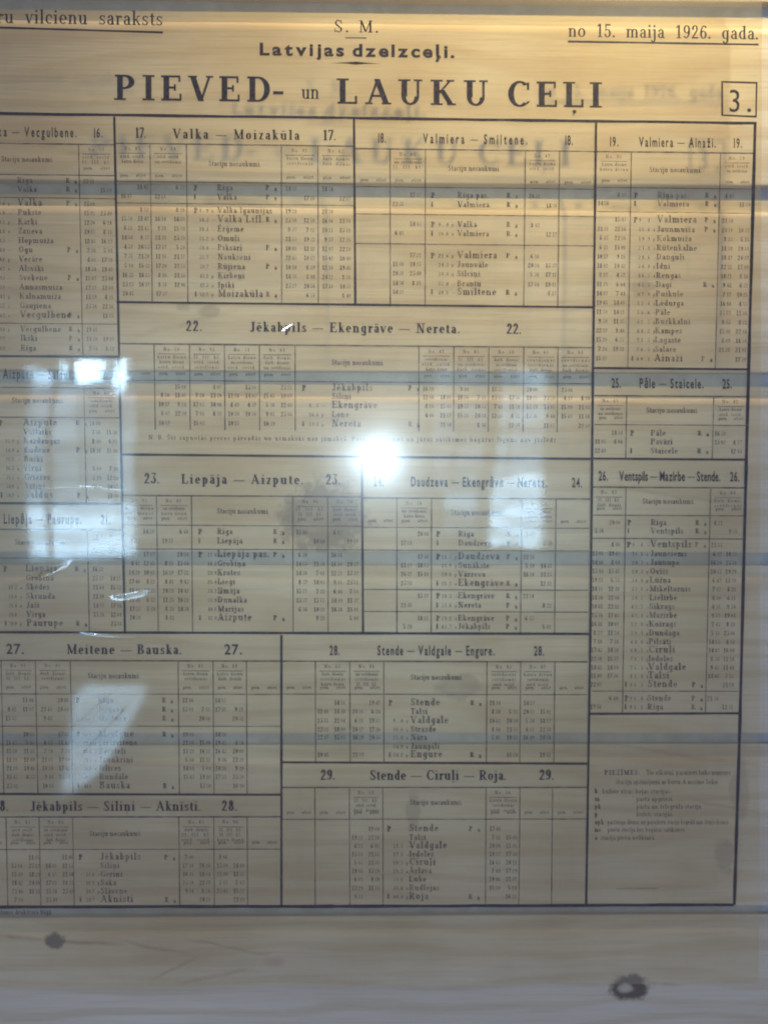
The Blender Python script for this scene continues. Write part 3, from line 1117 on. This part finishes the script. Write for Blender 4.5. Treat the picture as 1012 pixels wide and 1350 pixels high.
panel('17.', 'Valka — Moizakūla', 'roman', [(178, 193), (425, 443)], (228, 395), 182.5, 152, 467, 155, 189, [198, 246, 371, 419], 240, [239, 267.5],
      (286,), [(247.6, 'Rīga', 0), (260, 'Valka', 0), (277.5, 'Valka Igaunijas', 0), (289.5, 'Valka Lifl.', 1)] + seq(302, 376, ['Ērģeme', 'Omuļi', 'Piksāri', 'Naukseni', 'Rūjiena', 'Ķirbeņi', 'Ipiķi']) + [(388, 'Moizakūla', 1)],
      [(158, 180), (203, 228)], [(376, 400), (424, 447)], 398, mark=(255, [0, 1, 2, 11]), km=262, cap=(275, 219), endm=(350, [0, 1, 3, 6, 8, 11]), label='timetable numbered 17 under the large title',
      skipL={(0, 0), (1, 1), (2, 0), (11, 1)}, skipR={(0, 1), (1, 0), (2, 1), (11, 0)})

panel('18.', 'Valmiera — Smiltene.', 'grot', [(498, 509), (744, 755)], (557, 695), 188.8, 468, 784, 157, 196, [514, 560.5, 692, 737], 246, [246, 282, 321],
      (603,), [(257.6, 'Rīga pas.', 0), (270, 'Valmiera', 0), (296, 'Valka', 0), (308, 'Valmiera', 0), (337, 'Valmiera', 1), (349, 'Jaunvāle', 0), (361, 'Silciņi', 0), (374, 'Brantu', 0), (385.5, 'Smiltene', 1)],
      [(517, 540)], [(697, 720)], 404, mark=(568, [0, 1, 2, 3, 4, 8]), km=578, cap=(590, 225), endm=(668, [0, 1, 2, 3, 4, 8]), label='timetable numbered 18 with wide blank outer columns',
      skipL={(0, 0), (1, 1), (2, 0), (3, 1), (4, 0), (8, 1)}, skipR={(0, 1), (1, 0), (2, 1), (3, 0), (4, 1), (8, 0)})

panel('19.', 'Valmiera — Ainaži.', 'grot', [(803, 815), (966, 978)], (841, 943), 193.3, 786, 992, 162, 199.8, [831.5, 949], 247, [247, 279],
      (867,), [(257.6, 'Rīga pas.', 0), (268.8, 'Valmiera', 0), (290, 'Valmiera', 1)] + seq(302.5, 460.5, ['Jaunmuiža', 'Kokmuiža', 'Rūtenkalne', 'Dauguļi', 'Idņi', 'Rengas', 'Dagi', 'Puikule', 'Lēdurga', 'Pāle', 'Burkkalni', 'Kampes', 'Lagaste', 'Salace']) + [(473, 'Ainaži', 1)],
      [(788, 811)], [(953, 975)], 484, mark=(836, [0, 1, 2, 17]), km=843, cap=(855, 227), endm=(930, [0, 1, 2, 3, 9, 17]), label='tall narrow timetable numbered 19 in the right column',
      skipL={(0, 0), (1, 1), (2, 0), (17, 1)}, skipR={(0, 1), (1, 0), (2, 1), (17, 0)})

panel('22.', 'Jēkabpils — Ekengrāve — Nereta.', 'roman', [(245, 267), (667, 687)], (329, 606), 437.0, 158, 781, 400, 453, [203.4, 250, 296, 342, 389, 552, 598, 644, 690, 735], 501, [501],
      (437,), [(511.5, 'Jēkabpils', 1), (522.5, 'Siliņi', 0), (534.5, 'Ekengrāve', 1), (546.5, 'Lone', 0), (559, 'Nereta', 1)],
      [(208, 230), (254, 277), (300, 323), (347, 370)], [(557, 580), (603, 626), (648, 671), (694, 717), (740, 763)], 600, mark=(398, [0, 4]), km=407, cap=(437, 481), endm=(538, [0, 4]), label='wide timetable numbered 22 across the middle',
      skipL={(0, 0), (4, 1)}, skipR={(0, 1), (4, 0)}, colend=566)
P = Print()
text(P, 'N. B. Šīs sapnotās preces pārvadās un uzmaksās nav jāmaksā. Pasu, iekšzemes un jūras satiksmes bagāžas līgumi nav jāslēdz.', 196, 579.5, 6.2, 735, st=0.16, hr=0.09, n=3)
P.build('footnote', M_FINE, sheet)

panel('20.', 'Aizpute — Saldus.', 'grot', [(131, 145)], (4, 98), 499, -120, 157, 470, 509.6, [-70, -25, 111], 549, [549],
      (30,), seq(557.5, 653, ['Aizpute', 'Valtaiķi', 'Kazdangas', 'Rudene', 'Boski', 'Zirņi', 'Griezes', 'Sātiņi', 'Saldus'], (0, 8)),
      [(-112, -92)], [(117, 139)], 662, mark=(-2, [0, 8]), km=6, cap=(16, 531), endm=(99, [0, 3, 8]), label='timetable numbered 20 washed out by the window reflection', skipR={(0, 1), (8, 0), (4, 0), (4, 1)})
panel('21.', 'Liepāja — Paurupe.', 'grot', [(133, 146)], (5, 108), 690, -120, 162, 663, 697.2, [-70, -25, 115.5], 735, [735],
      (33,), seq(750, 822, ['Liepāja', 'Grobiņa', 'Šķēdes', 'Skrunda', 'Jaši', 'Virga', 'Paurupe'], (0, 6)),
      [(-112, -92)], [(121, 144)], 832, mark=(4, [0, 6]), km=10, cap=(20, 718), endm=(98, [0, 6]), label='timetable numbered 21 at the left edge', skipR={(0, 1), (6, 0)})

panel('23.', 'Liepāja — Aizpute.', 'roman', [(190, 211), (429, 449)], (239, 400), 637.5, 162, 477, 600, 653, [206.5, 252.5, 386, 432], 692, [692, 723.5],
      (286,), [(701, 'Rīga', 0), (713, 'Liepāja', 0), (731, 'Liepāja pas.', 1)] + seq(743, 803, ['Grobiņa', 'Krotes', 'Lieģi', 'Ilmāja', 'Dunalka', 'Marijas']) + [(814.5, 'Aizpute', 1)],
      [(168, 188), (213, 233)], [(390, 413), (436, 457)], 832, mark=(261, [0, 1, 2, 9]), km=273, cap=(286, 677), endm=(360, [0, 1, 2, 9]), label='timetable numbered 23 left of the flash',
      skipL={(0, 0), (1, 1), (2, 0), (9, 1)}, skipR={(0, 1), (1, 0), (2, 1), (9, 0)})
panel('24.', 'Daudzeva — Ekengrāve — Nereta.', 'grot', [(492, 506), (753, 767)], (541, 721), 641, 479, 777, 605, 656.3, [523, 568.6, 687.5, 732.5], 695, [695, 725, 777, 806],
      (604,), [(704, 'Rīga', 0), (716, 'Daudzeva', 0), (734, 'Daudzeva', 1), (745.5, 'Sunākste', 0), (757, 'Vārzeva', 0), (769, 'Ekengrāve', 1), (785.5, 'Ekengrāve', 0), (798, 'Nereta', 0), (815, 'Ekengrāve', 0), (826, 'Jēkabpils', 0)],
      [(528, 550)], [(690, 713)], 834, mark=(575, list(range(3)) + [5, 6, 7, 8, 9]), km=582, cap=(594, 679), endm=(668, [0, 1, 2, 5, 6, 7, 8, 9]), label='timetable numbered 24 right of the flash',
      skipL={(0, 0), (1, 1), (2, 0), (5, 1), (6, 0), (7, 1), (8, 0), (9, 1)}, skipR={(0, 1), (1, 0), (2, 1), (5, 0), (6, 1), (7, 0), (8, 1), (9, 0)})

panel('25.', 'Pāle — Staicele.', 'grot', [(805, 818), (951, 964)], (842, 927), 511.3, 783, 984, 486, 521.5, [825.5, 940], 559.5, [559.5],
      (858,), [(571, 'Pāle', 0), (582.5, 'Pavāri', 0), (594.5, 'Staicele', 0)], [(784, 806)], [(942, 964)], 604, mark=(831, [0, 2]), cap=(851, 544), endm=(920, [0, 2]), label='short timetable numbered 25 in the right column',
      skipL={(0, 0), (2, 1)}, skipR={(0, 1), (2, 0)})
panel('26.', 'Ventspils — Mazirbe — Stende.', 'grot', [(788, 801), (961, 974)], (815, 949), 633.5, 780, 981, 606, 642, [824.5, 936], 679, [679, 709.6, 911],
      (858,), [(689, 'Rīga', 0), (700, 'Ventspils', 0), (718, 'Ventspils', 1)] + seq(730, 846, ['Jaunciems', 'Jaunupe', 'Ovīši', 'Lūžņa', 'Miķeļtornis', 'Lielirbe', 'Sīkrags', 'Mazirbe', 'Košrags', 'Dundaga', 'Pilsāti'])
      + [(857, 'Ciruļi', 1), (868.5, 'Iedoles', 0), (880, 'Valdgale', 1), (891, 'Talsi', 1), (902.5, 'Stende', 1), (920.5, 'Stende', 0), (932, 'Rīga', 0)],
      [(781, 803)], [(938, 958)], 940, mark=(827, [0, 1, 2, 18, 19, 20]), km=834, cap=(846, 664), endm=(917, [0, 1, 2, 18, 19, 20]), label='longest timetable, numbered 26, in the right column',
      skipL={(0, 0), (1, 1), (2, 0), (18, 1), (19, 0), (20, 1)}, skipR={(0, 1), (1, 0), (2, 1), (18, 0), (19, 1), (20, 0)})

panel('27.', 'Meitene — Bauska.', 'roman', [(8, 33), (295, 320)], (88, 240), 862, -120, 370, 834, 870.3, [-44, 2, 47, 93, 235, 281, 325], 914.5, [914.5, 957],
      (128,), [(923, 'Rīga', 0), (935, 'Jelgava', 0), (947, 'Meitene', 0), (968, 'Meitene', 1)] + seq(979, 1024, ['Lielsvitene', 'Bērsteļi', 'Jaunkriņi', 'Islīces', 'Rundāle']) + [(1036, 'Bauska', 1)],
      [(6, 29), (53, 75)], [(240, 262), (283, 306)], 1046, mark=(99, [0, 2, 3, 9]), km=108, cap=(116, 894), endm=(213, [0, 1, 2, 3, 9]), label='timetable numbered 27 with sans numerals at lower left', numstyle='grot',
      skipL={(0, 0), (2, 1), (3, 0), (9, 1)}, skipR={(0, 1), (2, 0), (3, 1), (9, 0)})
panel('28.', 'Jēkabpils — Siliņi — Aknīsti.', 'roman', [(-9, 12), (292, 313)], (40, 265), 1068.8, -120, 370, 1047, 1077, [-38, 8.5, 52, 96, 236, 282, 326], 1120, [1120],
      (131,), seq(1130, 1186, ['Jēkabpils', 'Siliņi', 'Geriņi', 'Saka', 'Slāvene', 'Aknīsti'], (0, 5)),
      [(14, 37), (59, 81)], [(240, 262), (285, 307)], 1194, mark=(103, [0, 5]), km=112, cap=(118, 1102), endm=(216, [0, 5]), label='lowest timetable at the left, first of two numbered 28',
      skipL={(0, 0), (5, 1)}, skipR={(0, 1), (5, 0)})
panel('28.', 'Stende — Valdgale — Engure.', 'grot', [(434, 448), (703, 717)], (497, 652), 863.5, 372, 774, 836, 871.5, [415.7, 461, 505.7, 641.7, 686, 731], 915, [915],
      (541,), [(926.5, 'Stende', 1), (938, 'Talsi', 0), (950, 'Valdgale', 1), (961.5, 'Strazde', 0), (972, 'Nāra', 0), (984, 'Jaunpili', 0), (995, 'Engure', 1)],
      [(418, 440), (464, 486)], [(645, 668), (690, 712)], 1005, mark=(512, [0, 6]), km=518, cap=(541, 896), endm=(620, [0, 6]), label='timetable with narrow bold heading, second of two numbered 28',
      skipL={(0, 0), (6, 1), 5}, skipR={(0, 1), (6, 0), 5})
panel('29.', 'Stende — Ciruļi — Roja.', 'roman', [(422, 442), (710, 730)], (487, 667), 1028, 372, 773, 1007, 1038, [415, 460.5, 504.5, 640.5, 685, 728], 1080, [1080],
      (539,), [(1092.5, 'Stende', 1), (1104, 'Talsi', 0), (1115, 'Valdgale', 1), (1126, 'Iedoles', 0), (1137, 'Ciruļi', 1), (1148, 'Ārlava', 0), (1159, 'Lube', 0), (1170.5, 'Rudlejas', 0), (1182, 'Roja', 1)],
      [(463, 485)], [(645, 667)], 1193, mark=(510, [0, 8]), km=518, cap=(540, 1061), endm=(618, [0, 8]), label='lowest timetable of the centre, numbered 29',
      skipL={(0, 0), (8, 1)}, skipR={(0, 1), (8, 0)})

# ---- remarks at lower right and the imprint
P = Print()
NT = dict(st=0.17, hr=0.095, n=3)
text(P, 'PIEZĪMES:', 796, 1021.5, 6.6, 843, st=0.24, hr=0.13, n=4)
text(P, 'Tie vilcieni, pasažieri laiks numurs', 851, 1021.2, 6.4, 962, **NT)
text(P, 'Staciju apzīmējumi ar burtu A nozīmē laiku', 811, 1033.5, 6.2, 945, **NT)
for (a, s0, b, s1, e, y) in ((783, 'b', 793, 'bufete visas bojas stacijas.', 884, 1046), (783, 'm', 838, 'pasta apgriezi.', 887, 1056), (783, 'pk', 838, 'pasta un telegrāfa stacija.', 925, 1066),
                             (783, 'p', 838, 'bufets stacijās.', 887, 1076), (783, 'apk', 800, 'pastāvīga dienas un pasažieru stacijā begrāži nav izsniedzama.', 960, 1086.5),
                             (783, 'ns', 800, 'preču stacija bez bagāžas satiksmes.', 903, 1096.5), (783, 'a', 791, 'stacija preču noliktavā.', 863, 1107)):
    text(P, s0, a, y, 6.6, st=0.24, hr=0.13, n=3)
    text(P, s1, b, y, 6.2, e, **NT)
P.line((812, 1171.5), (866, 1171), 0.7)
P.build('remarks', M_FINE, sheet)
P = Print()
text(P, 'Valsts iespiedumu drukātava Rīgā', -40, 1205.5, 6.2, 68, **NT)
P.build('imprint', M_FINE, sheet)

# ------------------------------------------------------------------ the daylight windows mirrored in the sheet
ROOM = 4.6                          # how far behind the sheet's front the windows stand


def mirror(u, v, depth=ROOM):
    """the place at distance depth in front of the sheet whose mirror image shows at photo pixel (u, v)"""
    d = ray(u, v)
    t = (DIST + depth) / d.y
    return (d.x * t, -depth, CAM_Z + d.z * t)


def window(label, frame_px, panes, lintel):
    a, c = mirror(frame_px[0], frame_px[3]), mirror(frame_px[2], frame_px[1])
    o = thing('daylight_window', ((a[0] + c[0]) / 2, -ROOM, a[2]), label, 'window', 'windows mirrored in the sheet')
    verts, faces = [], []
    t = 0.05
    box(verts, faces, a[0] - t, a[0], -ROOM - 0.04, -ROOM + 0.03, a[2] - t, c[2] + t)
    box(verts, faces, c[0], c[0] + t, -ROOM - 0.04, -ROOM + 0.03, a[2] - t, c[2] + t)
    box(verts, faces, a[0], c[0], -ROOM - 0.04, -ROOM + 0.03, c[2], c[2] + t)
    box(verts, faces, a[0], c[0], -ROOM - 0.04, -ROOM + 0.03, a[2] - t, a[2])
    fr = link('frame', verts, faces, M_FRAME, o)
    for (u0, v0, u1, v1, mat) in panes:
        p, q = mirror(u0, v1), mirror(u1, v0)
        verts, faces = [], []
        box(verts, faces, p[0], q[0], -ROOM - 0.012, -ROOM - 0.004, p[2], q[2])
        link('pane', verts, faces, mat, o)
    verts, faces = [], []
    for u in lintel:
        p, q = mirror(u, frame_px[3]), mirror(u, frame_px[1])
        box(verts, faces, p[0] - 0.018, p[0] + 0.018, -ROOM - 0.03, -ROOM + 0.02, a[2] + 0.001, c[2] - 0.001)
    if verts:
        link('mullion', verts, faces, M_FRAME, o)
    return o


D_HOT = make_daylight('white_sky_daylight', (0.48, 0.75, 1.0), 28.0, 80.0, 2.2)
D_MID = make_daylight('hazy_daylight', (0.42, 0.70, 1.0), 3.2, 7.6, 2.0)
D_LOW = make_daylight('dim_daylight', (0.42, 0.70, 1.0), 1.5, 4.0, 2.0)
D_BRI = make_daylight('snowy_yard_daylight', (0.48, 0.75, 1.0), 11.0, 25.0, 2.6)

D_DIM = make_daylight('shaded_daylight', (0.60, 0.76, 1.0), 0.3, 0.8, 2.0)
window('tall bright window mirrored at the left of the sheet', (-60, 470, 178, 732),
       [(-58, 472, 25, 731, D_DIM), (31, 488, 60, 504, D_BRI), (31, 505, 60, 662, D_MID), (33, 664, 60, 730, D_BRI), (68, 474, 82, 500, D_BRI), (68, 501, 98, 662, D_MID), (98, 474, 138, 504, D_HOT),
        (140, 474, 152, 506, D_MID), (104, 507, 150, 662, D_LOW), (68, 664, 177, 730, D_BRI), (154, 474, 163, 520, D_HOT), (157, 522, 177, 662, D_MID)], [28, 64])
window('narrower bright window mirrored right of the flash', (576, 484, 724, 722),
       [(580, 488, 604, 646, D_LOW), (610, 488, 638, 646, D_LOW), (594, 648, 636, 672, D_MID), (596, 674, 636, 700, D_LOW), (654, 488, 668, 634, D_MID), (671, 488, 718, 634, D_MID), (654, 636, 718, 720, D_BRI)], [646])
